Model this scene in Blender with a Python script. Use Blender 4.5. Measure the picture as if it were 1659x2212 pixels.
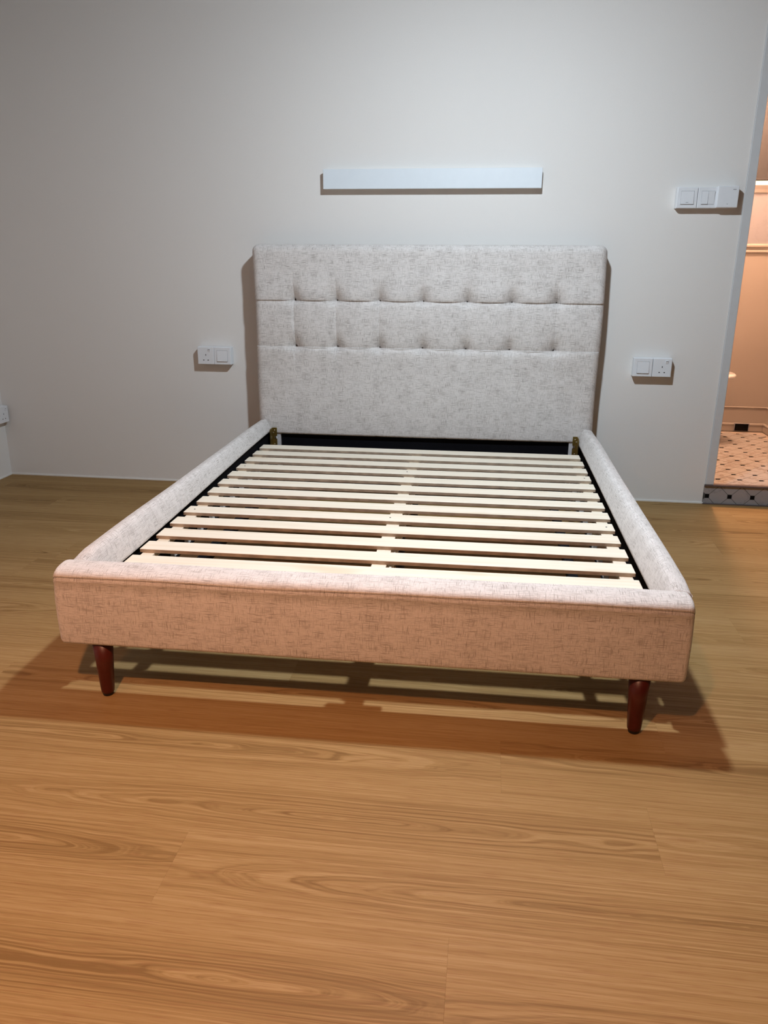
import bpy, bmesh, math, random
from mathutils import Vector, Matrix
from math import sin, cos, pi, sqrt, exp

for o in list(bpy.data.objects):
    bpy.data.objects.remove(o)
S = bpy.context.scene
COL = S.collection

# ------------------------------------------------------------------ camera
yaw, pitch, roll = 0.1294, -0.3124, 0.0061
fwd = Vector((-sin(yaw) * cos(pitch), cos(yaw) * cos(pitch), sin(pitch)))
rgt = Vector((cos(yaw), sin(yaw), 0))
upv = rgt.cross(fwd)
r2 = rgt * cos(roll) + upv * sin(roll)
u2 = upv * cos(roll) - rgt * sin(roll)
cam_data = bpy.data.cameras.new('camera')
cam_data.sensor_fit = 'VERTICAL'
cam_data.sensor_height = 36.0
cam_data.lens = 1697.8 / 2212 * 36.0
cam_data.clip_start = 0.05
cam = bpy.data.objects.new('camera', cam_data)
COL.objects.link(cam)
M = Matrix((r2, u2, -fwd)).transposed().to_4x4()
M.translation = (0.3066, -3.8969, 1.1481)
cam.matrix_world = M
S.camera = cam

# ------------------------------------------------------------------ world, lights, exposure
S.view_settings.view_transform = 'Standard'
S.view_settings.look = 'None'
S.view_settings.gamma = 1.0
S.view_settings.exposure = 0.0
S.view_settings.use_curve_mapping = False
W = bpy.data.worlds.new('night')
S.world = W
W.use_nodes = True
W.node_tree.nodes['Background'].inputs[0].default_value = (0.02, 0.025, 0.04, 1)
W.node_tree.nodes['Background'].inputs[1].default_value = 0.3

LAMP = (0.29, -1.56, 2.20)          # white ceiling lamp over the bed
WARM = (-0.20, -3.92, 2.56)         # warm downlight near the entrance end of the room
WARM_FILL = (-1.35, -3.45, 2.56)        # added warm fill for the left floor and wall, fitting invented
BATH = (1.57, 0.98, 2.36)           # warm lamp in the bathroom
def add_light(name, kind, loc, power, color, rot=(0, 0, 0), **kw):
    d = bpy.data.lights.new(name, kind)
    d.energy = power
    d.color = color
    for k, v in kw.items():
        setattr(d, k, v)
    o = bpy.data.objects.new(name, d)
    o.location = loc
    o.rotation_euler = rot
    COL.objects.link(o)
    return o
WHITE_C = (0.84, 0.955, 1.05)
WARM_C = (1.0, 0.50, 0.29)
add_light('white_lamp_glow', 'AREA', (LAMP[0], LAMP[1], LAMP[2]), 25, WHITE_C, shape='DISK', size=0.11)
add_light('white_lamp_side_glow', 'POINT', (LAMP[0], LAMP[1], LAMP[2] - 0.01), 68, WHITE_C, shadow_soft_size=0.05)
add_light('warm_downlight_glow', 'SPOT', WARM, 280, WARM_C, rot=(math.radians(12), math.radians(4), 0),
          spot_size=math.radians(97), spot_blend=0.9, shadow_soft_size=0.05)
add_light('added_warm_fill_left', 'SPOT', WARM_FILL, 40, WARM_C, rot=(math.radians(26), 0, math.radians(12)),
          spot_size=math.radians(124), spot_blend=0.9, shadow_soft_size=0.16)
add_light('bathroom_lamp_glow', 'POINT', BATH, 128, (1.0, 0.58, 0.36), shadow_soft_size=0.06)

# ------------------------------------------------------------------ helpers
def tag(o, label=None, cat=None, group=None, kind=None):
    if label: o['label'] = label
    if cat: o['category'] = cat
    if group: o['group'] = group
    if kind: o['kind'] = kind
    return o
def empty(name, loc, label=None, cat=None, group=None, rz=0.0):
    o = bpy.data.objects.new(name, None)
    o.empty_display_size = 0.05
    o.location = loc
    o.rotation_euler = (0, 0, rz)
    COL.objects.link(o)
    return tag(o, label, cat, group)
def link_mesh(name, me, mat=None, parent=None, loc=None, kind=None, smooth=False):
    if mat and not me.materials:
        me.materials.append(mat)
    if smooth:
        for p in me.polygons: p.use_smooth = True
    o = bpy.data.objects.new(name, me)
    COL.objects.link(o)
    if parent: o.parent = parent
    if loc: o.location = loc
    if kind: o['kind'] = kind
    return o
def bm_obj(name, bm, mat, parent=None, loc=None, kind=None, smooth=False):
    me = bpy.data.meshes.new(name)
    bmesh.ops.recalc_face_normals(bm, faces=bm.faces)
    bm.to_mesh(me); bm.free()
    return link_mesh(name, me, mat, parent, loc, kind, smooth)
def box_into(bm, lo, hi, bevel=0.0, seg=1):
    r = bmesh.ops.create_cube(bm, size=1.0)
    vs = r['verts']
    for v in vs:
        v.co = Vector([lo[i] + (v.co[i] + 0.5) * (hi[i] - lo[i]) for i in range(3)])
    if bevel > 0:
        es = list({e for v in vs for e in v.link_edges})
        bmesh.ops.bevel(bm, geom=es, offset=bevel, segments=seg, affect='EDGES', profile=0.5)
def box(name, lo, hi, mat, parent=None, bevel=0.0, seg=1, kind=None, loc=None):
    bm = bmesh.new()
    box_into(bm, lo, hi, bevel, seg)
    return bm_obj(name, bm, mat, parent, loc, kind)
def cyl_into(bm, rings, n=24, axis='z', caps=True):
    """rings: list of (centre, radius); stacked circles along axis"""
    loops = []
    for c, r in rings:
        L = []
        for i in range(n):
            a = 2 * pi * i / n
            if axis == 'z': p = (c[0] + r * cos(a), c[1] + r * sin(a), c[2])
            elif axis == 'y': p = (c[0] + r * cos(a), c[1], c[2] + r * sin(a))
            else: p = (c[0], c[1] + r * cos(a), c[2] + r * sin(a))
            L.append(bm.verts.new(p))
        loops.append(L)
    for A, B in zip(loops, loops[1:]):
        for i in range(n):
            bm.faces.new((A[i], A[(i + 1) % n], B[(i + 1) % n], B[i]))
    if caps:
        bm.faces.new(loops[0][::-1]); bm.faces.new(loops[-1])
def prism(name, pts, z0, z1, mat, parent=None, bevel=0.0, plane='xy', kind=None):
    """extrude a polygon: plane xy along z, or plane xz along y"""
    bm = bmesh.new()
    mk = (lambda p, h: (p[0], p[1], h)) if plane == 'xy' else (lambda p, h: (p[0], h, p[1]))
    a = [bm.verts.new(mk(p, z0)) for p in pts]
    b = [bm.verts.new(mk(p, z1)) for p in pts]
    n = len(pts)
    bm.faces.new(a[::-1]); top = bm.faces.new(b)
    for i in range(n):
        bm.faces.new((a[i], a[(i + 1) % n], b[(i + 1) % n], b[i]))
    if bevel:
        bmesh.ops.bevel(bm, geom=list(bm.edges), offset=bevel, segments=1, affect='EDGES')
    return bm_obj(name, bm, mat, parent, None, kind)

# ------------------------------------------------------------------ materials
class NT:
    def __init__(s, name):
        s.m = bpy.data.materials.new(name); s.m.use_nodes = True
        s.t = s.m.node_tree; s.b = s.t.nodes['Principled BSDF']
    def n(s, typ, **kw):
        nd = s.t.nodes.new(typ)
        for k, v in kw.items(): setattr(nd, k, v)
        return nd
    def put(s, sock, v):
        if isinstance(v, bpy.types.NodeSocket): s.t.links.new(v, sock)
        else: sock.default_value = v
    def math(s, op, a, b=0.0, c=None, clamp=False):
        nd = s.n('ShaderNodeMath', operation=op); nd.use_clamp = clamp
        s.put(nd.inputs[0], a); s.put(nd.inputs[1], b)
        if c is not None: s.put(nd.inputs[2], c)
        return nd.outputs[0]
    def comb(s, x, y, z=0.0):
        nd = s.n('ShaderNodeCombineXYZ')
        s.put(nd.inputs[0], x); s.put(nd.inputs[1], y); s.put(nd.inputs[2], z)
        return nd.outputs[0]
    def sep(s, v):
        nd = s.n('ShaderNodeSeparateXYZ'); s.put(nd.inputs[0], v); return nd.outputs
    def noise(s, vec, scale=1.0, detail=2.0, rough=0.5):
        nd = s.n('ShaderNodeTexNoise')
        s.put(nd.inputs['Vector'], vec); nd.inputs['Scale'].default_value = scale
        nd.inputs['Detail'].default_value = detail; nd.inputs['Roughness'].default_value = rough
        return nd.outputs['Fac']
    def ramp(s, fac, stops, interp='LINEAR'):
        nd = s.n('ShaderNodeValToRGB'); cr = nd.color_ramp; cr.interpolation = interp
        while len(cr.elements) < len(stops): cr.elements.new(0.5)
        for e, (p, c) in zip(cr.elements, stops):
            e.position = p; e.color = (*c, 1) if len(c) == 3 else c
        s.put(nd.inputs[0], fac); return nd.outputs[0]
    def rng(s, v, a, b, c=0.0, d=1.0):
        nd = s.n('ShaderNodeMapRange'); s.put(nd.inputs[0], v)
        for i, x in enumerate((a, b, c, d)): nd.inputs[i + 1].default_value = x
        return nd.outputs[0]
    def mix(s, f, a, b, blend='MIX'):
        nd = s.n('ShaderNodeMix', data_type='RGBA', blend_type=blend)
        s.put(nd.inputs[0], f)
        s.put(nd.inputs[6], (*a, 1) if isinstance(a, tuple) else a)
        s.put(nd.inputs[7], (*b, 1) if isinstance(b, tuple) else b)
        return nd.outputs[2]
    def bump(s, h, strength, dist):
        nd = s.n('ShaderNodeBump'); nd.inputs['Strength'].default_value = strength
        nd.inputs['Distance'].default_value = dist
        s.put(nd.inputs['Height'], h); s.put(s.b.inputs['Normal'], nd.outputs[0])
    def done(s, color=None, rough=None, metal=None, spec=None):
        if color is not None: s.put(s.b.inputs['Base Color'], (*color, 1) if isinstance(color, tuple) else color)
        if rough is not None: s.put(s.b.inputs['Roughness'], rough)
        if metal is not None: s.b.inputs['Metallic'].default_value = metal
        if spec is not None: s.b.inputs['Specular IOR Level'].default_value = spec
        return s.m

def mat_plain(name, color, rough=0.5, metal=0.0, spec=0.5, var=0.06, scale=30.0, bump=0.0):
    t = NT(name)
    tc = t.n('ShaderNodeTexCoord').outputs['Object']
    f = t.noise(tc, scale, 3.0)
    lo = tuple(c * (1 - var) for c in color); hi = tuple(min(1, c * (1 + var)) for c in color)
    col = t.ramp(f, [(0.3, lo), (0.7, hi)])
    if bump: t.bump(f, bump, 0.002)
    return t.done(col, rough, metal, spec)

def mat_wall(name, color):
    t = NT(name)
    tc = t.n('ShaderNodeTexCoord').outputs['Object']
    f = t.noise(tc, 260.0, 2.0)
    g = t.noise(tc, 1.2, 2.0)
    a = tuple(c * 0.975 for c in color)
    col = t.mix(t.rng(g, 0.3, 0.7), a, color)
    col = t.mix(t.rng(f, 0.3, 0.7, 0.0, 0.35), col, tuple(c * 0.93 for c in color))
    t.bump(f, 0.12, 0.001)
    return t.done(col, 0.75, spec=0.25)

def mat_fabric(name, base, thread):
    t = NT(name)
    uv = t.sep(t.n('ShaderNodeTexCoord').outputs['UV'])
    u, v = uv[0], uv[1]
    wob = t.math('MULTIPLY', t.noise(t.comb(u, v), 25.0, 1.0), 0.006)
    v2 = t.math('ADD', v, wob); u2_ = t.math('ADD', u, wob)
    h = t.noise(t.comb(t.math('MULTIPLY', u, 24.0), t.math('MULTIPLY', v2, 620.0)), 1.0, 1.5, 0.5)
    h2 = t.noise(t.comb(t.math('MULTIPLY', u, 95.0), t.math('MULTIPLY', v2, 800.0), 7.3), 1.0, 1.0)
    w = t.noise(t.comb(t.math('MULTIPLY', u2_, 600.0), t.math('MULTIPLY', v, 34.0), 3.1), 1.0, 1.5, 0.5)
    w2 = t.noise(t.comb(t.math('MULTIPLY', u2_, 800.0), t.math('MULTIPLY', v, 95.0), 9.7), 1.0, 1.0)
    clump = t.noise(t.comb(u, v, 2.0), 16.0, 2.0)
    thr = t.rng(clump, 0.35, 0.68, 0.025, -0.02)
    def dash(n, lo):
        return t.math('MULTIPLY', t.math('SUBTRACT', t.math('SUBTRACT', n, thr), lo), 7.0, clamp=True)
    a = t.math('MULTIPLY', dash(h, 0.545), 1.0)
    b = t.math('MULTIPLY', dash(w, 0.555), 0.9)
    c = t.math('MULTIPLY', dash(h2, 0.58), 0.6)
    d = t.math('MULTIPLY', dash(w2, 0.60), 0.5)
    m = t.math('MAXIMUM', t.math('MAXIMUM', a, b), t.math('MAXIMUM', c, d))
    fine = t.math('MULTIPLY', t.math('ADD', t.math('SINE', t.math('MULTIPLY', u, 2000.0)),
                                     t.math('SINE', t.math('MULTIPLY', v, 2000.0))), 0.25)
    light = t.mix(t.math('ADD', fine, 0.5), tuple(x * 0.94 for x in base), base)
    light = t.mix(t.rng(clump, 0.3, 0.7, 0.0, 0.22), light, tuple(x * 0.86 for x in base))
    col = t.mix(t.math('MULTIPLY', m, 0.70), light, thread)
    hgt = t.math('ADD', fine, t.math('MULTIPLY', m, -0.5))
    t.bump(hgt, 0.32, 0.0012)
    t.b.inputs['Sheen Weight'].default_value = 0.15
    return t.done(col, 0.9, spec=0.15)

def mat_oak(name):
    t = NT(name)
    P = t.sep(t.n('ShaderNodeTexCoord').outputs['Object'])
    oc = t.n('ShaderNodeObjectInfo')
    rgb = t.n('ShaderNodeSeparateColor'); t.put(rgb.inputs[0], oc.outputs['Color'])
    R, G, B = rgb.outputs[0], rgb.outputs[1], rgb.outputs[2]
    seed = t.math('MULTIPLY', R, 57.0)
    x = P[0]; y = P[1]
    warp = t.noise(t.comb(t.math('MULTIPLY', x, 1.6), t.math('MULTIPLY', y, 6.0), seed), 1.0, 3.0, 0.55)
    warp2 = t.noise(t.comb(t.math('MULTIPLY', x, 7.0), t.math('MULTIPLY', y, 30.0), t.math('ADD', seed, 4.0)), 1.0, 2.0)
    dy = t.math('SUBTRACT', y, t.math('MULTIPLY', t.math('SUBTRACT', G, 0.5), 0.14))
    hx = t.math('ADD', t.math('MULTIPLY', t.math('SUBTRACT', x, t.math('MULTIPLY', t.math('SUBTRACT', B, 0.5), 1.2)), 0.045), 0.0)
    hx = t.math('ADD', hx, t.math('MULTIPLY', t.math('SUBTRACT', warp, 0.5), 0.085))
    hx = t.math('ADD', hx, t.math('MULTIPLY', t.math('SUBTRACT', warp2, 0.5), 0.010))
    dist = t.math('SQRT', t.math('ADD', t.math('MULTIPLY', dy, dy), t.math('MULTIPLY', hx, hx)))
    ring = t.rng(t.noise(t.comb(t.math('MULTIPLY', dist, 210.0), seed, t.math('MULTIPLY', x, 0.6)), 1.0, 3.0, 0.6), 0.36, 0.64)
    # the rings read as cathedrals where the cut is shallow, as straight grain away from it
    near = t.rng(dist, 0.015, 0.095, 1.0, 0.35)
    streak = t.noise(t.comb(t.math('MULTIPLY', x, 4.0), t.math('MULTIPLY', y, 260.0), seed), 1.0, 3.0, 0.6)
    pore = t.noise(t.comb(t.math('MULTIPLY', x, 16.0), t.math('MULTIPLY', y, 400.0), seed), 1.0, 2.0, 0.5)
    broad = t.noise(t.comb(t.math('MULTIPLY', x, 0.9), t.math('MULTIPLY', y, 12.0), seed), 1.0, 2.0)
    g = t.math('MULTIPLY', t.math('MULTIPLY', ring, near), 0.80)
    g = t.math('ADD', g, t.math('MULTIPLY', t.rng(streak, 0.3, 0.7), 0.42))
    g = t.math('ADD', g, t.math('MULTIPLY', t.rng(broad, 0.3, 0.7), 0.16))
    g = t.math('ADD', g, t.math('SUBTRACT', t.math('MULTIPLY', t.math('SUBTRACT', R, 0.5), 0.5), 0.08))
    col = t.ramp(g, [(0.0, (0.362, 0.240, 0.106)), (0.45, (0.292, 0.180, 0.068)), (1.0, (0.180, 0.100, 0.032))])
    col = t.mix(t.rng(pore, 0.53, 0.68, 0.0, 0.50), col, (0.22, 0.105, 0.04))
    t.bump(pore, 0.06, 0.001)
    return t.done(col, t.rng(streak, 0.2, 0.8, 0.52, 0.62), spec=0.14)

def mat_pine(name):
    t = NT(name)
    P = t.sep(t.n('ShaderNodeTexCoord').outputs['Object'])
    seed = t.math('MULTIPLY', t.n('ShaderNodeObjectInfo').outputs['Random'], 40.0)
    n = t.noise(t.comb(t.math('MULTIPLY', P[0], 2.2), t.math('MULTIPLY', P[1], 60.0), t.math('ADD', t.math('MULTIPLY', P[2], 60.0), seed)), 1.0, 3.0, 0.55)
    k = t.noise(t.comb(t.math('MULTIPLY', P[0], 2.5), t.math('MULTIPLY', P[1], 9.0), seed), 1.0, 2.0)
    col = t.ramp(n, [(0.25, (0.74, 0.645, 0.50)), (0.5, (0.80, 0.725, 0.60)), (0.75, (0.83, 0.77, 0.66))])
    col = t.mix(t.rng(k, 0.62, 0.75, 0.0, 0.5), col, (0.62, 0.45, 0.27))
    return t.done(col, 0.6, spec=0.3)

def mat_marble(name, base, vein):
    t = NT(name)
    tc = t.n('ShaderNodeTexCoord').outputs['Object']
    loc = t.n('ShaderNodeObjectInfo').outputs['Location']
    add = t.n('ShaderNodeVectorMath', operation='ADD'); t.put(add.inputs[0], tc); t.put(add.inputs[1], loc)
    n = t.noise(add.outputs[0], 7.0, 5.0, 0.6)
    v = t.math('ABSOLUTE', t.math('SUBTRACT', n, 0.5))
    col = t.mix(t.rng(v, 0.0, 0.035, 0.75, 0.0), base, vein)
    return t.done(col, 0.25, spec=0.5)

def mat_emit(name, color, strength):
    t = NT(name)
    t.b.inputs['Emission Color'].default_value = (*color, 1)
    t.b.inputs['Emission Strength'].default_value = strength
    return t.done(color, 0.4)

M_wall = mat_wall('wall_paint', (0.775, 0.755, 0.73))
M_ceil = mat_wall('ceiling_paint', (0.80, 0.79, 0.77))
M_dim = mat_wall('ceiling_low_bounce', (0.20, 0.18, 0.16))  # unseen ceiling, coloured dark to cut the light it bounces back
M_dimwall = mat_plain('unseen_wall_low_bounce', (0.13, 0.085, 0.055), 0.5, var=0.15, scale=6)  # unseen right and front walls, darkened so less light bounces into the room
M_trim = mat_plain('trim_white', (0.80, 0.80, 0.78), 0.45, var=0.02)
M_frame = mat_plain('door_frame_grey', (0.60, 0.61, 0.62), 0.4, var=0.02)
M_fabric = mat_fabric('woven_fabric', (0.735, 0.70, 0.68), (0.17, 0.14, 0.12))
M_oak = mat_oak('oak_plank')
M_sub = mat_plain('subfloor', (0.10, 0.07, 0.045), 0.9)
M_pine = mat_pine('pine_slat')
M_edge = mat_plain('slat_edge_ply', (0.40, 0.315, 0.235), 0.75, var=0.25, scale=25)
M_black = mat_plain('black_dust_cloth', (0.004, 0.004, 0.006), 0.9, spec=0.1)
M_leg = mat_plain('mahogany_leg', (0.070, 0.008, 0.005), 0.38, var=0.15)
M_foot = mat_plain('black_plastic', (0.008, 0.008, 0.008), 0.5)
M_plastic = mat_plain('white_plastic', (0.74, 0.76, 0.79), 0.35, var=0.01)
M_board = mat_plain('white_wall_bar', (0.70, 0.76, 0.81), 0.45, var=0.01)
M_gap = mat_plain('shadow_gap_plastic', (0.36, 0.37, 0.39), 0.5)
M_hole = mat_plain('dark_recess', (0.01, 0.01, 0.012), 0.6)
M_grey = mat_plain('grey_print', (0.25, 0.25, 0.27), 0.5)
M_brass = mat_plain('brass_zinc', (0.33, 0.24, 0.07), 0.35, metal=0.9, var=0.2)
M_steel = mat_plain('screw_steel', (0.75, 0.74, 0.70), 0.3, metal=0.9)
M_hook = mat_plain('grey_hook_plate', (0.52, 0.52, 0.54), 0.45, var=0.05)
M_clip = mat_plain('pale_plastic_clip', (0.70, 0.70, 0.70), 0.5)
M_bwall = mat_plain('bathroom_wall', (0.43, 0.385, 0.345), 0.4, var=0.02, scale=4)
M_btile = mat_marble('pale_marble_tile', (0.47, 0.43, 0.40), (0.31, 0.25, 0.21))
M_btile2 = mat_marble('rose_wall_tile', (0.33, 0.325, 0.36), (0.31, 0.305, 0.335))
M_rtile = mat_marble('grey_marble_tile', (0.31, 0.30, 0.305), (0.24, 0.23, 0.235))
M_dot = mat_plain('black_tile', (0.005, 0.004, 0.004), 0.7, spec=0.08)
M_grout = mat_plain('grout', (0.42, 0.34, 0.28), 0.9)
M_rgrout = mat_plain('dark_grout', (0.07, 0.065, 0.06), 0.9)
M_ceramic = mat_plain('white_ceramic', (0.82, 0.80, 0.78), 0.12, var=0.01)
M_sill = mat_plain('dark_threshold', (0.11, 0.08, 0.075), 0.35)
M_brown = mat_plain('brown_laminate', (0.042, 0.042, 0.046), 0.5, var=0.05)
M_diff = mat_emit('lamp_diffuser', (0.9, 0.97, 1.0), 6.0)
M_wdiff = mat_emit('warm_diffuser', (1.0, 0.6, 0.3), 5.0)

# ------------------------------------------------------------------ room shell
XL, XR, YB, ZC = -2.2767, 3.2, -6.0, 2.60
DX0, DX1, DZ = 1.428, 2.10, 2.06        # bathroom doorway in the back wall
def structure(name, boxes, mat, bevel=0.0):
    bm = bmesh.new()
    for lo, hi in boxes: box_into(bm, lo, hi, bevel)
    return bm_obj(name, bm, mat, kind='structure')
WT = 0.11
structure('wall_back', [((XL - 0.1, 0, -0.1), (DX0, WT, ZC)), ((DX0, 0, DZ), (DX1, WT, ZC)), ((DX1, 0, -0.1), (XR + 0.1, WT, ZC))], M_wall)
structure('wall_left', [((XL - 0.1, YB - 0.1, -0.1), (XL, 0, ZC))], M_wall)
structure('wall_right', [((XR, YB - 0.1, -0.1), (XR + 0.1, 0, ZC))], M_dimwall)
structure('wall_front', [((XL, YB - 0.1, -0.1), (XR, YB, ZC))], M_dimwall)
structure('ceiling', [((XL - 0.1, YB - 0.1, ZC), (XR + 0.1, WT, ZC + 0.08))], M_dim)
structure('baseboard_back', [((XL, -0.004, 0.0), (DX0 - 0.036, 0, 0.007))], M_trim)
structure('baseboard_left', [((XL, YB, 0.0), (XL + 0.004, -0.004, 0.007))], M_trim)

# floor: a dark bed with every oak plank laid on it
floor = structure('floor', [((XL, YB, -0.06), (XR, 0.0, -0.0085))], M_sub)
rnd = random.Random(11)
PW, PL = 0.2055, 1.83
def plank_mesh(L, w):
    bm = bmesh.new()
    g = 0.00004
    box_into(bm, (-L / 2 + g, -w / 2 + g, -0.008), (L / 2 - g, w / 2 - g, 0.0), 0.00016)
    me = bpy.data.meshes.new('plank')
    bmesh.ops.recalc_face_normals(bm, faces=bm.faces)
    bm.to_mesh(me); bm.free()
    me.materials.append(M_oak)
    return me
full = plank_mesh(PL, PW)
# (row index, joint x) taken from the seams the photograph shows
row_y0 = -2.383           # seam between rows 0 and 1
joints = {-1: 0.380, 0: 0.697, 1: -0.272, 2: 0.284, -2: 0.78, -5: 1.15}
look = {}                 # (row, k) -> (tone, log offset, cathedral centre)
k_row = -12
row = -12
while True:
    yt = row_y0 - row * PW          # near the wall for negative rows
    yb_ = yt - PW
    if yt <= YB + 0.001: break
    if yb_ >= -0.001:
        row += 1; continue
    top, bot = min(yt, -0.002), max(yb_, YB)
    w = top - bot
    j = joints.get(row)
    if j is None: j = rnd.uniform(0, PL)
    j = j - math.ceil((j - XL) / PL) * PL
    x = j
    k = 0
    while x < XR:
        a, b = max(x, XL), min(x + PL, XR)
        if b - a > 0.01:
            standard = abs(w - PW) < 1e-4 and abs((b - a) - PL) < 1e-4
            me = full if standard else plank_mesh(b - a, w)
            o = link_mesh('plank', me, None, floor, ((a + b) / 2, (top + bot) / 2, 0.0))
            tone, off, cen = rnd.uniform(0.25, 0.75), rnd.random(), rnd.random()
            if row == 1 and a < 0.3 < b: tone, off, cen = 0.40, 0.45, 0.62
            if row == 0 and a < 0.0 < b: tone, off, cen = 0.58, 0.30, 0.75
            if row == 2 and a < 0.2 and b > -0.3: tone, off, cen = 0.62, 0.25, 0.85
            if row == -1 and a < 0.0 < b: tone, off, cen = 0.60, 0.40, 0.35
            o.color = (tone, off, cen, 1)
        x += PL; k += 1
    row += 1

# ------------------------------------------------------------------ bathroom behind the doorway
ZB = 0.075                         # raised bathroom floor
BX0, BX1, BY1 = 1.20, 2.122, 1.477
structure('floor_bathroom', [((BX0, 0.003, -0.1), (BX1 + 0.1, BY1 + 0.1, ZB - 0.006))], M_grout)
bfloor = bpy.data.objects['floor_bathroom']
wbf = structure('wall_bathroom_far', [((BX0 - 0.1, BY1, 0.0), (BX1 + 0.1, BY1 + 0.1, ZC))], M_bwall)
structure('wall_bathroom_left', [((BX0 - 0.1, WT, 0.0), (BX0, BY1, ZC))], M_bwall)
structure('wall_bathroom_right', [((BX1, WT, 0.0), (BX1 + 0.1, BY1, ZC))], M_bwall)
structure('ceiling_bathroom', [((BX0 - 0.1, WT, 2.45), (BX1 + 0.1, BY1 + 0.1, 2.53))], M_ceil)
# mouldings run along the far and right walls
def moulding(name, prof, mat):
    bm = bmesh.new()
    # prof: (depth, z) points, swept along the far wall then the right wall
    path = [lambda d: (BX0, BY1 - d), lambda d: (BX1 - d, BY1 - d), lambda d: (BX1 - d, WT)]
    loops = [[bm.verts.new((*f(d), z)) for d, z in prof] for f in path]
    n = len(prof)
    for A, B_ in zip(loops, loops[1:]):
        for i in range(n - 1):
            bm.faces.new((A[i], A[i + 1], B_[i + 1], B_[i]))
    return bm_obj(name, bm, mat, kind='structure')
moulding('baseboard_bathroom', [(0, 0.128), (0.006, 0.128), (0.009, 0.122), (0.009, 0.116), (0.006, 0.112), (0.006, ZB)], M_bwall)
moulding('trim_1', [(0, 1.247), (0.010, 1.245), (0.014, 1.237), (0.014, 1.228), (0.007, 1.218), (0.005, 1.208), (0.010, 1.203), (0.010, 1.196), (0, 1.190)], M_bwall)
moulding('trim_2', [(0, 1.602), (0.032, 1.602), (0.036, 1.592), (0.036, 1.578), (0.018, 1.556), (0.010, 1.540), (0, 1.534)], M_ceramic)
moulding('trim_3', [(0, 0.236), (0.004, 0.234), (0.004, 0.230), (0, 0.228)], M_bwall)

CELL = 0.107
CX, CY = 1.721, 0.629
def diamond_pts(h, cut_x, c, g=0.0008):
    """a square tile on its point, with the two corners on the x (or y) axis cut for the dots"""
    H = h - g
    if cut_x: return [(H - c, -c), (H - c, c), (0, H), (-(H - c), c), (-(H - c), -c), (0, -H)]
    return [(c, H - c), (-c, H - c), (-H, 0), (-c, -(H - c)), (c, -(H - c)), (H, 0)]
def tile_mesh(pts, mat, th=0.006, vertical=False, nm='tile'):
    bm = bmesh.new()
    mk = (lambda p, h: (p[0], p[1], h)) if not vertical else (lambda p, h: (p[0], -h, p[1]))
    a = [bm.verts.new(mk(p, -th)) for p in pts]
    b = [bm.verts.new(mk((p[0] * 0.985, p[1] * 0.985), 0.0)) for p in pts]
    n = len(pts)
    bm.faces.new(a[::-1]); bm.faces.new(b)
    for i in range(n): bm.faces.new((a[i], a[(i + 1) % n], b[(i + 1) % n], b[i]))
    me = bpy.data.meshes.new(nm)
    bmesh.ops.recalc_face_normals(bm, faces=bm.faces)
    bm.to_mesh(me); bm.free(); me.materials.append(mat)
    return me
dot_r = 0.0085
sq = [(-dot_r, -dot_r), (dot_r, -dot_r), (dot_r, dot_r), (-dot_r, dot_r)]
tA = tile_mesh(diamond_pts(CELL / 2, True, 0.0105), M_btile)
tB = tile_mesh(diamond_pts(CELL / 2, False, 0.0105), M_btile)
tD = tile_mesh(sq, M_dot, nm='tile_dot')
i0, i1 = -3, 4
j0, j1 = -6, 9
for i in range(i0, i1):
    for j in range(j0, j1):
        x, y = CX + i * CELL, CY + j * CELL
        for me, px, py, nm in ((tA, x + CELL / 2, y, 'tile'), (tB, x, y + CELL / 2, 'tile'), (tD, x, y, 'tile_dot')):
            m_ = 0.052 if nm == 'tile' else 0.006
            if px < 1.36 or px > BX1 - m_ or py > BY1 - m_ - 0.002 or py < 0.02 + m_: continue
            link_mesh(nm, me, None, bfloor, (px, py, ZB))

# step riser below the doorway: grey tiles standing on edge
structure('trim_7', [((BX0, BY1 - 0.004, 1.247), (BX1, BY1, 1.534)), ((BX1 - 0.004, WT, 1.247), (BX1, BY1 - 0.004, 1.534))], M_btile2)
riser = structure('trim_4', [((DX0 - 0.040, -0.001, 0.0), (DX1, 0.0, 0.090))], M_rgrout)
rD = tile_mesh([(p[0] * 1.1, p[1] * 1.1) for p in sq], M_dot, 0.0052, True, 'tile_dot')
def clip_poly(pts, zlo, zhi, xlo=-9):
    def cl(ps, f):
        out = []
        for a, b in zip(ps, ps[1:] + ps[:1]):
            fa, fb = f(a), f(b)
            if fa >= 0: out.append(a)
            if fa * fb < 0:
                t_ = fa / (fa - fb); out.append((a[0] + (b[0] - a[0]) * t_, a[1] + (b[1] - a[1]) * t_))
        return out
    pts = cl(pts, lambda p: p[1] - zlo); pts = cl(pts, lambda p: zhi - p[1]) if pts else pts
    return cl(pts, lambda p: p[0] - xlo) if pts else pts
RZ, RX = 0.040, 1.407
XLOW = DX0 - 0.040
for k in range(0, 8):
    x = RX + k * CELL
    if x > DX1: break
    link_mesh('tile_dot', rD, None, riser, (x, -0.0012, RZ))
    for dxk, dzk, cx_ in ((CELL / 2, 0.0, True), (0.0, CELL / 2, False), (0.0, -CELL / 2, False)):
        cxx, czz = x + dxk, RZ + dzk
        pts = [(p[0] + cxx, p[1] + czz) for p in diamond_pts(CELL / 2, cx_, 0.0098, 0.0008)]
        pts = clip_poly(pts, 0.004, 0.089, XLOW + 0.001)
        if len(pts) < 3 or cxx > DX1 - 0.02: continue
        lp = [(p[0] - cxx, p[1] - czz) for p in pts]
        me = tile_mesh(lp, M_rtile, 0.0045, True)
        link_mesh('tile', me, None, riser, (cxx, -0.0012, czz))
structure('trim_5', [((XLOW, -0.010, 0.0896), (DX1, 0.020, 0.0995))], M_sill, 0.002)       # dark threshold strip
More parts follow.
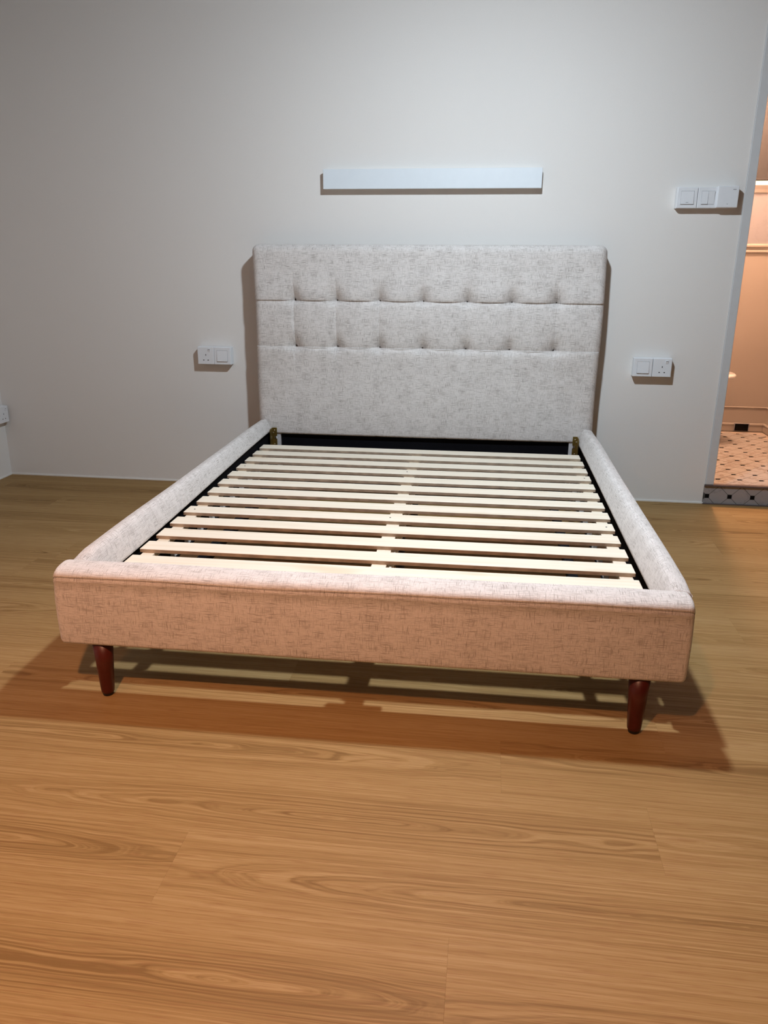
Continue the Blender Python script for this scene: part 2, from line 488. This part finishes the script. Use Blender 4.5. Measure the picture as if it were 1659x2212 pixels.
structure('trim_6', [((XLOW, -0.012, 0.0), (XR, -0.001, 0.004))], M_sill)                 # edging strip at floor level

# doorway frame
door = structure('door_1', [((DX0 - 0.036, -0.006, 0.0995), (DX0 + 0.002, WT + 0.004, DZ + 0.036)),
                            ((DX0 + 0.002, -0.006, DZ), (DX1, WT + 0.004, DZ + 0.036)),
                            ((DX1 - 0.002, -0.006, 0.0), (DX1 + 0.036, WT + 0.004, DZ + 0.036))], M_frame, 0.0015)

structure('trim_8', [((DX0 - 0.0370, -0.0008, 0.0995), (DX0 - 0.0358, 0.002, DZ + 0.036))], M_gap)      # joint between wall and frame
# black square plate in the skirting
pl = empty('floor_trap_cover', (1.979, BY1 - 0.006, 0.0995), 'small black square plate with pale edging set in the bathroom skirting', 'plate')
box('plate', (-0.043, -0.006, -0.022), (0.043, 0.0, 0.0245), M_dot, pl, 0.001)
for lo, hi in (((-0.048, -0.0075, -0.0225), (-0.043, 0, 0.0285)), ((0.043, -0.0075, -0.0225), (0.048, 0, 0.0285)), ((-0.043, -0.0075, 0.0245), (0.043, 0, 0.0285))):
    box('edging', lo, hi, M_btile2, pl)

# wall-hung toilet seen past the door frame
def oval(cx, cy, ax, ay, n=40, sq_=2.3):
    P = []
    for i in range(n):
        a = 2 * pi * i / n
        c, s = cos(a), sin(a)
        x = math.copysign(abs(c) ** (2 / sq_), c) * ax
        y = math.copysign(abs(s) ** (2 / sq_), s) * ay
        P.append((cx + x, cy + y))
    return P
def loft_z(bm, rings):
    loops = [[bm.verts.new((p[0], p[1], z)) for p in pts] for pts, z in rings]
    n = len(loops[0])
    for A, B_ in zip(loops, loops[1:]):
        for i in range(n): bm.faces.new((A[i], A[(i + 1) % n], B_[(i + 1) % n], B_[i]))
    bm.faces.new(loops[0][::-1]); bm.faces.new(loops[-1])
toilet = empty('toilet', (BX0, 1.16, ZB), 'white wall-hung toilet half hidden behind the bathroom door frame', 'toilet')
def tring(x0, tip, hy, z): return (oval((x0 + tip) / 2, 0, (tip - x0) / 2, hy), z)
T0 = 0.10
bm = bmesh.new()
loft_z(bm, [tring(T0, T0 + 0.22, 0.10, 0.10), tring(T0 - 0.02, T0 + 0.30, 0.135, 0.16), tring(T0 - 0.03, T0 + 0.38, 0.160, 0.26),
            tring(T0 - 0.03, T0 + 0.43, 0.170, 0.35), tring(T0 - 0.03, T0 + 0.460, 0.176, 0.385), tring(T0 - 0.028, T0 + 0.458, 0.175, 0.39)])
bm_obj('bowl', bm, M_ceramic, toilet, smooth=True)
bm = bmesh.new()
loft_z(bm, [tring(T0 - 0.03, T0 + 0.492, 0.182, 0.395), tring(T0 - 0.03, T0 + 0.502, 0.188, 0.402), tring(T0 - 0.03, T0 + 0.502, 0.188, 0.412), tring(T0 - 0.025, T0 + 0.494, 0.182, 0.419)])
bm_obj('lid', bm, M_ceramic, toilet, smooth=True)
bm = bmesh.new()
box_into(bm, (0.0, -0.18, 0.10), (0.13, 0.18, 0.41), 0.01)
bm_obj('mounting_block', bm, M_ceramic, toilet)

# brown cupboard hung high on the far bathroom wall
cup = empty('wall_panel', (1.66, BY1 - 0.001, 1.606), 'plain brown laminate panel high on the far bathroom wall at the top right edge', 'wall panel')
box('backing', (-0.44, -0.008, 0.0), (0.455, 0.0, 0.70), M_brown, cup, 0.002)
for k in range(2):
    x0 = -0.44 + k * 0.449
    box('panel_sheet', (x0 + 0.002, -0.020, 0.002), (x0 + 0.445, -0.008, 0.698), M_brown, cup, 0.002)

# ------------------------------------------------------------------ the bed
TH = 0.0104
OY = 1.1
bed = empty('bed', (sin(TH) * OY, -cos(TH) * OY, 0.0),
            'queen bed frame without mattress, pale woven upholstery, tufted headboard, pine slats and red-brown legs', 'bed', rz=TH)
def L(x, y, z): return (x, y + OY, z)     # bed plan coordinates -> bed local
def uv_mesh(name, verts, faces, uvs, mat, parent, smooth=True):
    me = bpy.data.meshes.new(name)
    me.from_pydata(verts, [], faces)
    lay = me.uv_layers.new(name='uv')
    for lp in me.loops:
        lay.data[lp.index].uv = uvs[lp.vertex_index]
    me.validate()
    bm = bmesh.new(); bm.from_mesh(me)
    bmesh.ops.recalc_face_normals(bm, faces=bm.faces)
    bm.to_mesh(me); bm.free()
    return link_mesh(name, me, mat, parent, smooth=smooth)

# headboard: tufted front
HX, HZ0, HZ1, HY, HB = 0.815, 0.312, 1.208, -0.148, -0.035
BTX = [-0.623 + 0.2048 * i for i in range(7)]
ROWS = (0.956, 0.740)
def smooth01(a, b, x):
    t = max(0.0, min(1.0, (x - a) / (b - a))); return t * t * (3 - 2 * t)
def seam_z(x, zr):
    if x <= BTX[0] or x >= BTX[-1]: return zr - 0.003 * min(1, min(abs(x - BTX[0]), abs(x - BTX[-1])) / 0.05)
    ph = (x - BTX[0]) / 0.2048
    return zr - (0.007 if zr < 0.8 else 0.003) * sin(pi * ph) ** 2
def tuft(x, z):
    d = 0.0
    edge = smooth01(0, 0.09, HX - abs(x))
    for zr in ROWS:
        dz = z - seam_z(x, zr)
        sk = (0.2 + 0.8 * edge) * (1.0 if abs(x + 0.0086) < 0.615 else 0.55)
        # seam: a sharp crease, fabric above rolls in slowly, fabric below stands proud
        if dz >= 0: d += 0.0085 * exp(-dz / 0.013) * sk
        else: d += 0.0085 * exp(dz / 0.007) * sk
        for bx_ in BTX:
            dx = x - bx_
            if abs(dx) > 0.2: continue
            up = max(z - zr, 0.0); dn = max(zr - z, 0.0)
            rr = sqrt((dx / 0.026) ** 2 + (up / 0.040) ** 2 + (dn / 0.013) ** 2)
            d += 0.024 * exp(-0.8 * rr * rr) + 0.012 * exp(-rr * 0.8)
            rr2 = sqrt((dx / 0.011) ** 2 + (up / 0.012) ** 2 + (dn / 0.006) ** 2)
            d += 0.012 * exp(-rr2 * rr2)
    # upright pulls between the buttons, stronger on the left half
    for i, bx_ in enumerate(BTX):
        dx = x - bx_
        if abs(dx) > 0.07: continue
        st = (1.0, 1.0, 0.6, 0.35, 0.18, 0.18, 0.25)[i]
        zz = 0.0
        if ROWS[1] <= z <= ROWS[0]: zz = 1.0
        elif z > ROWS[0]: zz = 1 - smooth01(0, 0.14, z - ROWS[0])
        else: zz = 0.3 * (1 - smooth01(0, 0.10, ROWS[1] - z))
        side = exp(-abs(dx) / (0.006 if dx < 0 else 0.016))
        d += 0.0065 * st * zz * side
    # pillow of the padding between the pulls
    ph = (x - BTX[0]) / 0.2048
    if -1 < ph < 7 and ROWS[1] - 0.12 < z < ROWS[0] + 0.14:
        a = abs(sin(pi * ph)) if 0 <= ph <= 6 else 1.0
        if ROWS[1] <= z <= ROWS[0]: b = sin(pi * (z - ROWS[1]) / (ROWS[0] - ROWS[1]))
        elif z > ROWS[0]: b = 1 - smooth01(0.0, 0.14, z - ROWS[0])
        else: b = 1 - smooth01(0.0, 0.12, ROWS[1] - z)
        d -= 0.006 * a * max(b, 0)
    return d
def lines(a, b, step, r, extra=()):
    s = set()
    for e in (0, 0.0015, 0.004, 0.008, 0.013, 0.019, 0.026, r):
        s.add(round(a + e, 5)); s.add(round(b - e, 5))
    n = int((b - a - 2 * r) / step)
    for i in range(1, n): s.add(round(a + r + (b - a - 2 * r) * i / n, 5))
    for e in extra: s.add(round(e, 5))
    out = sorted(s)
    res = [out[0]]
    for q in out[1:]:
        if q - res[-1] > 0.0007: res.append(q)
    res[-1] = b
    return res
RAD = 0.036
xe = []
for bx_ in BTX:
    for q in (0, 0.002, 0.004, 0.007, 0.011, 0.016, 0.022): xe += [bx_ + q, bx_ - q]
ze = []
for zr in ROWS:
    for q in range(-12, 14): ze.append(zr - 0.002 + q * 0.0016)
    for q in (0.026, 0.032, 0.038): ze += [zr + q, zr - q]
xs = lines(-HX, HX, 0.011, RAD, xe)
zs = lines(HZ0, HZ1, 0.011, RAD, ze)
V, F, UV = [], [], []
CR = 0.034
def edge_inset(x, z):
    """distance inside a rounded rectangle (top corners round)"""
    ex = HX - abs(x); ez = HZ1 - z; eb = z - HZ0
    e = min(ex, ez)
    if ex < CR and ez < CR: e = CR - sqrt((CR - ex) ** 2 + (CR - ez) ** 2)
    return max(0.0, e), eb
def on_shape(x, z):
    ex = HX - abs(x); ez = HZ1 - z
    if ex < CR and ez < CR:                 # squeeze the square corner onto the round one
        m = max(CR - ex, CR - ez); q = sqrt((CR - ex) ** 2 + (CR - ez) ** 2)
        if q > 1e-9:
            k = m / q
            x = math.copysign(HX - CR + (CR - ex) * k, x); z = HZ1 - CR + (CR - ez) * k
    return x, z
nx, nz = len(xs), len(zs)
for z in zs:
    for x in xs:
        px, pz = on_shape(x, z)
        e, eb = edge_inset(px, pz)
        off = 0.0
        if e < RAD: off = RAD - sqrt(max(0.0, RAD * RAD - (RAD - e) ** 2))
        if eb < 0.012: off = max(off, 0.012 - sqrt(max(0.0, 0.012 ** 2 - (0.012 - eb) ** 2)))
        bulge = 0.010 * (1 - (px / HX) ** 4) * smooth01(0, 0.25, HZ1 - pz)
        y = HY + 0.006 + off + tuft(px, pz) - bulge * 0.7
        # slightly uneven hand-stretched outline
        wx = 0.003 * sin(pz * 9.0) * abs(px / HX) ** 6
        V.append(L(px + wx, y, pz)); UV.append((px, pz + off))
for j in range(nz - 1):
    for i in range(nx - 1):
        a = j * nx + i
        F.append((a, a + 1, a + nx + 1, a + nx))
ring = [i for i in range(nx)] + [j * nx + nx - 1 for j in range(1, nz)] + [(nz - 1) * nx + i for i in range(nx - 2, -1, -1)] + [j * nx for j in range(nz - 2, 0, -1)]
base = len(V)
for k in ring:
    v = V[k]; V.append((v[0], HB + OY, v[2])); UV.append((UV[k][0] + math.copysign(0.08, v[0]), UV[k][1] + 0.05))
n = len(ring)
for i in range(n):
    F.append((ring[i], base + i, base + (i + 1) % n, ring[(i + 1) % n]))
F.append([base + i for i in range(n)])
head = uv_mesh('headboard', V, F, UV, M_fabric, bed)
tag(head, 'pale woven headboard with two rows of seven buttons')
# buttons sunk into the tufts
bm = bmesh.new()
cyl_into(bm, [((0, 0.004, 0), 0.0145), ((0, -0.001, 0), 0.0145), ((0, -0.004, 0), 0.010), ((0, -0.005, 0), 0.004)], 14, 'y')
for v_ in bm.verts: v_.co.z *= 0.42
bme = bpy.data.meshes.new('button'); bmesh.ops.recalc_face_normals(bm, faces=bm.faces); bm.to_mesh(bme); bm.free()
M_btn = mat_plain('button_shade', (0.10, 0.085, 0.07), 0.9, var=0.2, scale=300)  # dark colour paints in the deep shade at the bottom of each tuft
bme.materials.append(M_btn)
for zr in ROWS:
    for bx_ in BTX:
        link_mesh('button', bme, None, head, L(bx_, HY + 0.006 + tuft(bx_, zr) - 0.0075, zr + 0.004), smooth=True)
# black cloth panel and legs of the headboard below the upholstery
box('headboard_backing', L(-0.704, -0.125, 0.055), L(0.706, -0.060, HZ0 + 0.012), M_black, bed)
for s in (-1, 1):
    box('headboard_leg', L(s * 0.765 - 0.030, -0.115, 0.0), L(s * 0.765 + 0.030, -0.055, HZ0 + 0.02), M_black, bed, 0.002)
    hk = box('hook_plate', L(min(s * 0.706, s * 0.726), -0.136, 0.10), L(max(s * 0.706, s * 0.726), -0.124, HZ0 + 0.006), M_hook, bed, 0.001)
    tag(hk, 'pale grey metal hook plate')
    bm = bmesh.new()
    box_into(bm, L(min(s * 0.724, s * 0.752), -0.139, 0.286), L(max(s * 0.724, s * 0.752), -0.133, 0.298), 0.0015)
    box_into(bm, L(min(s * 0.745, s * 0.752), -0.139, 0.292), L(max(s * 0.745, s * 0.752), -0.133, 0.304), 0.0012)
    bm_obj('hook', bm, M_clip, hk)

# lofted upholstered rails
def loft(name, sec, path, r_end, mat, fu, mod=None):
    """sec(t) -> closed list of (a, z); path: list of t; shrink the ends round"""
    V, F, UV = [], [], []
    t0, t1 = path[0], path[-1]
    per = None
    for t in path:
        pts = sec(t)
        ca = sum(p[0] for p in pts) / len(pts); cz = sum(p[1] for p in pts) / len(pts)
        e = min(t - t0, t1 - t)
        k = 0.0
        if e < r_end: k = r_end - sqrt(max(0.0, r_end ** 2 - (r_end - e) ** 2))
        acc = 0.0; prev = None
        for i, (a, z) in enumerate(pts):
            da, dz = a - ca, z - cz
            q = sqrt(da * da + dz * dz) + 1e-9
            # pull towards the middle by k, like a rounded edge
            if k:
                a -= math.copysign(min(k, abs(da)), da); z -= math.copysign(min(k, abs(dz)), dz)
            if mod: a, z = mod(t, i, a, z)
            if prev: acc += sqrt((a - prev[0]) ** 2 + (z - prev[1]) ** 2)
            prev = (a, z)
            V.append(fu(t, a, z)); UV.append((t, acc))
    m = len(sec(t0))
    for j in range(len(path) - 1):
        for i in range(m):
            a, b = j * m + i, j * m + (i + 1) % m
            F.append((a, b, b + m, a + m))
    F.append(list(range(m))[::-1]); F.append([(len(path) - 1) * m + i for i in range(m)])
    return V, F, UV
def stations(a, b, step, r):
    s = [a + r * q for q in (0, 0.04, 0.13, 0.27, 0.45, 0.7, 1.0)]
    n = max(2, int((b - a - 2 * r) / step))
    s += [a + r + (b - a - 2 * r) * i / n for i in range(1, n)]
    s += [b - r * q for q in (1.0, 0.7, 0.45, 0.27, 0.13, 0.04, 0)]
    return s
def arc(cx, cz, r, a0, a1, n, rz=None):
    rz = rz or r
    return [(cx + r * cos(math.radians(a0 + (a1 - a0) * i / n)), cz + rz * sin(math.radians(a0 + (a1 - a0) * i / n))) for i in range(n + 1)]

nz1 = random.Random(5)
waves = [(nz1.uniform(2, 9), nz1.uniform(0, 6.28), nz1.uniform(0.0004, 0.0012)) for _ in range(6)]
def wob(t): return sum(a * sin(f * t + p) for f, p, a in waves)
for s in (-1, 1):
    def rail_sec(t, s=s):
        # from the outer bottom up and over to the inner bottom (a = |x|)
        zb = 0.301 + 0.032 * smooth01(-1.9, -0.2, t) * (1.0 if s < 0 else 0.40)
        w = wob(t + s * 3)
        top = 0.386 + w - 0.008 * smooth01(-1.97, -2.04, t)
        o = 0.808 if s < 0 else 0.811
        P = [(o - 0.003, 0.165)] + [(o, 0.165 + (0.360 - 0.165) * i / 6) for i in range(1, 7)]
        P += arc(o - 0.015, top - 0.024, 0.015, 0, 75, 6, 0.020)[1:]
        P += [(o - 0.022, top - 0.0025), (0.778 + w, top), (0.771 + w, top - 0.0022), (0.764 + w, top - 0.009), (0.758 + w * 0.6, top - 0.022), (0.750 + w * 0.4, (top - 0.022 + zb) / 2), (0.746, zb + 0.008), (0.745, zb), (0.749, zb - 0.003), (0.770, zb - 0.001), (0.770, 0.165)]
        return P
    st = stations(-2.046, -0.152, 0.03, 0.016)
    V, F, UV = loft('side_rail', rail_sec, st, 0.005, M_fabric, lambda t, a, z, s=s: L(s * a, t, z))
    rail = uv_mesh('side_rail', V, F, UV, M_fabric, bed)
    box('inner_board', L(min(s * 0.7585, s * 0.7705), -2.030, 0.172), L(max(s * 0.7585, s * 0.7705), -0.156, 0.318), M_black, bed)
    # fastener at the head end
    br = box('rail_bracket', L(min(s * 0.7405, s * 0.7435), -0.200, 0.212), L(max(s * 0.7405, s * 0.7435), -0.150, 0.345), M_brass, bed)
    tag(br, 'brass-coloured corner bracket')
    prism('bracket_flange', [L(s * a, 0, 0)[0:1] + (z,) for a, z in ((0.7435, 0.212), (0.7435, 0.345), (0.7205, 0.345), (0.7205, 0.302), (0.7330, 0.302), (0.7330, 0.288), (0.7205, 0.288), (0.7205, 0.212))],
          -0.1525 + OY, -0.1495 + OY, M_brass, br, plane='xz')
    for (xx, zz) in ((0.732, 0.332), (0.738, 0.320), (0.733, 0.262)):
        bm = bmesh.new()
        c = L(s * xx, -0.1525, zz)
        cyl_into(bm, [((c[0], c[1], c[2]), 0.0030), ((c[0], c[1] - 0.0015, c[2]), 0.0026), ((c[0], c[1] - 0.0022, c[2]), 0.001)], 10, 'y')
        bm_obj('screw', bm, M_steel, br)

# footboard
FX0, FX1, FY0, FY1, FZ0, FZ1 = -0.8155, 0.8005, -2.130, -2.044, 0.163, 0.378
nzf = random.Random(8)
fw = [(nzf.uniform(3, 12), nzf.uniform(0, 6.28), nzf.uniform(0.0003, 0.0009)) for _ in range(7)]
def wf(t, k=0.0): return sum(a * sin(f * (t + k) + p) for f, p, a in fw)
def foot_sec(t):
    w = wf(t)
    P = [(FY1, 0.172), (FY1 - 0.006, FZ0), (FY0 + 0.012, FZ0)]
    P += arc(FY0 + 0.012, FZ0 + 0.012, 0.012, 270, 180, 4)[1:]
    for i in range(1, 6): P.append((FY0 - 0.0035 * sin(pi * i / 6), FZ0 + 0.012 + (0.345 - FZ0 - 0.012) * i / 6))
    # folds of stretched cloth, the welt and the crease above it
    P += [(FY0 + 0.0010, 0.3440 + w), (FY0 - 0.0012, 0.3470 + w), (FY0 + 0.0014, 0.3495 + w), (FY0 + 0.0006, 0.3525 + w),
          (FY0 + 0.0045, 0.3548 + 1.5 * w), (FY0 + 0.0012, 0.3572 + 1.5 * w), (FY0 + 0.0016, 0.3600 + 1.3 * w), (FY0 + 0.0045, 0.3650 + w)]
    P += [(FY0 + 0.0085, 0.3690), (FY0 + 0.0160, 0.3725), (FY0 + 0.030, 0.3755 + w * 0.5), (FY0 + 0.048, FZ1 + w * 0.5)]
    P += [(FY1 - 0.020, 0.3785 + w), (FY1 - 0.010, 0.3768 + w), (FY1 - 0.003, 0.3715), (FY1, 0.362)]
    P += [(FY1, 0.362 - (0.362 - 0.172) * i / 4) for i in range(1, 4)]
    return P
V, F, UV = loft('footboard', foot_sec, stations(FX0, FX1, 0.012, 0.022), 0.014, M_fabric, lambda t, a, z: L(t, a, z))
foot = uv_mesh('footboard', V, F, UV, M_fabric, bed)
tag(foot, 'pale woven footboard with a seam along its front top edge')

# legs
def leg(x, y):
    bm = bmesh.new()
    c = L(x, y, 0)
    cyl_into(bm, [((c[0], c[1], 0.008), 0.0150), ((c[0], c[1], 0.011), 0.0172), ((c[0], c[1], 0.020), 0.0182), ((c[0], c[1], 0.09), 0.0225), ((c[0], c[1], 0.166), 0.0275)], 28)
    o = bm_obj('leg', bm, M_leg, bed, smooth=False)
    for p in o.data.polygons: p.use_smooth = len(p.vertices) == 4
    bm = bmesh.new()
    cyl_into(bm, [((c[0], c[1], 0.0), 0.0135), ((c[0], c[1], 0.008), 0.0150)], 20)
    bm_obj('foot_pad', bm, M_foot, o)
leg(-0.712, -2.095); leg(0.696, -2.095)
for s in (-1, 1):
    o = box('support_leg', L(s * 0.765 - 0.012, -0.30, 0.0), L(s * 0.765 + 0.012, -0.26, 0.17), M_black, bed)

# slat frame
ST, SB = 0.297, 0.2845
CXS = -0.005
for s in (-1, 0, 1):
    x0, x1 = (CXS + s * 0.712 - 0.019, CXS + s * 0.712 + 0.019) if s else (CXS - 0.022, CXS + 0.022)
    box('batten', L(x0, -1.985, SB - 0.018), L(x1, -0.30, SB - 0.0003), M_pine, bed, 0.001)
box('cross_bar', L(-0.757, -1.980, SB - 0.050), L(0.748, -1.916, SB - 0.019), M_pine, bed, 0.001)
for s in (-1, 1):
    box('support_rail', L(CXS + s * 0.577 - 0.014, -1.916, 0.215), L(CXS + s * 0.577 + 0.014, -0.32, 0.245), M_black, bed, 0.001)
cb = box('center_beam', L(CXS - 0.020, -2.040, 0.200), L(CXS + 0.024, -0.13, 0.230), M_pine, bed, 0.001)
box('beam_bracket', L(CXS - 0.065, -2.044, 0.192), L(CXS + 0.070, -2.018, 0.232), M_black, bed)
for y in (-1.10, -0.45):
    bm = bmesh.new()
    c = L(CXS, y, 0)
    cyl_into(bm, [((c[0], c[1], 0.0), 0.016), ((c[0], c[1], 0.20), 0.020)], 18)
    bm_obj('middle_leg', bm, M_foot, bed)
for y in (-0.35, -0.95, -1.55):          # short uprights carrying the battens on the beam and the rails
    box('spacer_block', L(CXS - 0.018, y - 0.02, 0.230), L(CXS + 0.018, y + 0.02, SB - 0.018), M_pine, bed)
SW, PITCH, Y1 = 0.0725, 0.1232, -1.872
bm = bmesh.new()
box_into(bm, (-0.739, -SW / 2, -0.0125), (0.739, SW / 2, 0.0), 0.0012)
sme = bpy.data.meshes.new('slat'); bmesh.ops.recalc_face_normals(bm, faces=bm.faces); bm.to_mesh(sme); bm.free()
sme.materials.append(M_pine); sme.materials.append(M_edge)
for p in sme.polygons:
    if abs(p.normal.z) < 0.5: p.material_index = 1
rs = random.Random(3)
slats = []
for i in range(13):
    o = link_mesh('slat', sme, None, bed, L(CXS + rs.uniform(-0.002, 0.002), Y1 + SW / 2 + i * PITCH, ST))
    o.rotation_euler = (0, 0, rs.uniform(-0.0012, 0.0012))
    slats.append(o)
for i in (4, 9):
    for x in (-0.71, -0.012, 0.715):
        bm = bmesh.new()
        cyl_into(bm, [((x, 0.0, -0.001), 0.0032), ((x, 0.0, 0.0006), 0.0030)], 10)
        bm_obj('screw', bm, M_hole, slats[i if i == 4 else 9])
for i in range(12):
    for s in (-1, 1):
        y = Y1 + SW + i * PITCH + (PITCH - SW) / 2
        box('plastic_clip', L(CXS + s * 0.672 - 0.008, y - 0.010, 0.240), L(CXS + s * 0.672 + 0.008, y + 0.010, 0.268), M_clip, bed, 0.002)
for s in (-1, 1):
    box('clip_rail', L(CXS + s * 0.672 - 0.010, -1.92, 0.232), L(CXS + s * 0.672 + 0.010, -0.32, 0.240), M_black, bed)

# ------------------------------------------------------------------ wall bar and electrical fittings
bar = empty('wall_bar', (0.010, 0.0, 1.493), 'long flat white bar mounted on the wall above the headboard', 'wall bar')
box('front_panel', (-0.4975, -0.047, -0.0425), (0.4975, -0.037, 0.0425), M_board, bar, 0.0012)
box('backing_box', (-0.4955, -0.037, -0.0405), (0.4955, 0.0, 0.0405), M_trim, bar)

def accessory(name, loc, label, cat, kind, group=None, rz=0.0, depth=0.043, size=0.0855, dy=0.0):
    """one surface box; local x right, -y towards the room, origin at the wall behind its centre"""
    t = empty(name, loc, label, cat, group, rz)
    h = size / 2
    pts = [(-h, -h), (h, -h), (h, h), (-h, h)]
    bm = bmesh.new()
    box_into(bm, (-h - 0.001, -(depth - 0.009), -h - 0.001), (h + 0.001, 0.0, h + 0.001), 0.002)
    bm_obj('back_box', bm, M_plastic, t)
    f = box('face_plate', (-h, -depth, -h), (h, -(depth - 0.009), h), M_plastic, t, 0.0025, 2)
    y = -depth
    if kind == 'socket':
        for px, pz, wx, wz in ((0.0, 0.004, 0.0034, 0.0072), (-0.0115, -0.0215, 0.0064, 0.0040), (0.0115, -0.0215, 0.0064, 0.0040)):
            box('pin_hole', (px - wx / 2, y - 0.0004, pz - wz / 2), (px + wx / 2, y + 0.004, pz + wz / 2), M_hole, f)
        bm = bmesh.new()
        vs = [bm.verts.new(p) for p in ((0.013, y, 0.018), (0.025, y, 0.018), (0.025, y, 0.034), (0.013, y, 0.034),
                                        (0.013, y - 0.0006, 0.018), (0.025, y - 0.0006, 0.018), (0.025, y - 0.0042, 0.033), (0.013, y - 0.0042, 0.033))]
        for q in ((4, 5, 6, 7), (0, 1, 5, 4), (1, 2, 6, 5), (2, 3, 7, 6), (3, 0, 4, 7)): bm.faces.new([vs[i] for i in q])
        sw = bm_obj('switch_rocker', bm, M_plastic, t)
        box('switch_mark', (0.0145, y - 0.0041, 0.0300), (0.0235, y - 0.0026, 0.0322), M_grey, sw)
    if kind in ('switch', 'switch_marked', 'switch_double'):
        def rocker(x0, x1):
            bm = bmesh.new()
            z0, z1 = -0.0265, 0.0265
            a, b = 0.0050, 0.0012      # the pressed rocker stands out at the bottom
            vs = [bm.verts.new(p) for p in ((x0, y, z0), (x1, y, z0), (x1, y, z1), (x0, y, z1),
                                            (x0, y - a, z0), (x1, y - a, z0), (x1, y - b, z1), (x0, y - b, z1))]
            for q in ((4, 5, 6, 7), (0, 1, 5, 4), (1, 2, 6, 5), (2, 3, 7, 6), (3, 0, 4, 7)): bm.faces.new([vs[i] for i in q])
            return bm_obj('rocker', bm, M_plastic, t)
        bm = bmesh.new()                                  # shadow gap round the rocker
        box_into(bm, (-0.0280, y - 0.0002, -0.0282), (0.0280, y + 0.001, 0.0280))
        bm_obj('rocker_gap', bm, M_gap, f)
        if kind == 'switch_double':
            rocker(-0.0270, -0.0006); 
            bm = bmesh.new()
            vs = [bm.verts.new(p) for p in ((0.0006, y, -0.0265), (0.0270, y, -0.0265), (0.0270, y, 0.0265), (0.0006, y, 0.0265),
                                            (0.0006, y - 0.0012, -0.0265), (0.0270, y - 0.0012, -0.0265), (0.0270, y - 0.0050, 0.0265), (0.0006, y - 0.0050, 0.0265))]
            for q in ((4, 5, 6, 7), (0, 1, 5, 4), (1, 2, 6, 5), (2, 3, 7, 6), (3, 0, 4, 7)): bm.faces.new([vs[i] for i in q])
            bm_obj('rocker', bm, M_plastic, t)
        else:
            rk = rocker(-0.0270, 0.0270)
            if kind == 'switch_marked':
                box('switch_mark', (-0.0055, y - 0.0052, -0.0205), (0.0055, y - 0.0040, -0.0188), M_grey, rk)
    if kind == 'blank':
        box('printed_mark', (0.018, y - 0.0004, 0.0285), (0.031, y + 0.001, 0.0312), M_grey, f)
        box('indicator_slot', (-0.0025, y - 0.0004, -0.0300), (0.0030, y + 0.001, -0.0280), M_grey, f)
    return t
ZL, ZR_, ZG = 0.6757, 0.6660, 1.4085
accessory('wall_socket', (-1.1473 + 0.043, 0, ZL), 'single white socket on the wall left of the headboard', 'socket', 'socket')
accessory('light_switch', (-1.1473 + 0.129, 0, ZL), 'white single rocker switch on the wall left of the headboard', 'switch', 'switch')
accessory('light_switch', (0.9864 + 0.043, 0, ZR_), 'white single rocker switch low on the wall right of the headboard', 'switch', 'switch')
accessory('wall_socket', (0.9864 + 0.129 + 0.001, 0, ZR_), 'single white socket on the wall right of the headboard', 'socket', 'socket')
accessory('light_switch', (1.0979 + 0.043, 0, ZG), 'white rocker switch with a dark dash, leftmost of three boxes by the doorway', 'switch', 'switch_marked')
accessory('light_switch', (1.0979 + 0.129 + 0.001, 0, ZG), 'white double rocker switch, middle of three boxes by the doorway', 'switch', 'switch_double')
accessory('control_box', (1.309, 0, 1.411), 'plain white control box thicker than the two switches beside it, nearest the doorway', 'control box', 'blank', depth=0.054, size=0.0875)
# pair low on the left wall
accessory('wall_socket', (XL, -0.058, 0.343), 'white socket low on the left wall right in the corner', 'socket', 'socket', rz=pi / 2, depth=0.04)
accessory('wall_socket', (XL, -0.145, 0.343), 'white socket low on the left wall cut off by the picture edge', 'socket', 'socket', rz=pi / 2, depth=0.04)

# ------------------------------------------------------------------ the lamps themselves
lt = empty('ceiling_lamp', (LAMP[0], LAMP[1], ZC), 'small white pendant ceiling lamp above the bed', 'lamp')
bm = bmesh.new(); cyl_into(bm, [((0, 0, 0), 0.06), ((0, 0, -0.03), 0.06)], 28); bm_obj('canopy', bm, M_trim, lt)
bm = bmesh.new(); cyl_into(bm, [((0, 0, -0.03), 0.010), ((0, 0, LAMP[2] - ZC + 0.06), 0.010)], 14); bm_obj('rod', bm, M_trim, lt)
bm = bmesh.new(); cyl_into(bm, [((0, 0, LAMP[2] - ZC + 0.06), 0.03), ((0, 0, LAMP[2] - ZC + 0.022), 0.06)], 28); bm_obj('lamp_body', bm, M_trim, lt)
bm = bmesh.new(); cyl_into(bm, [((0, 0, LAMP[2] - ZC + 0.022), 0.055), ((0, 0, LAMP[2] - ZC + 0.018), 0.05)], 28); bm_obj('diffuser', bm, M_diff, lt)
for p, lab in ((WARM, 'round recessed warm downlight above the camera'), (WARM_FILL, 'round fitting added for the warm fill near the left wall')):
    t = empty('downlight', (p[0], p[1], ZC), lab, 'downlight')
    bm = bmesh.new(); cyl_into(bm, [((0, 0, 0), 0.06), ((0, 0, -0.006), 0.056)], 28); bm_obj('rim', bm, M_trim, t)
    bm = bmesh.new(); cyl_into(bm, [((0, 0, -0.006), 0.045), ((0, 0, -0.008), 0.043)], 28); bm_obj('diffuser', bm, M_wdiff, t)
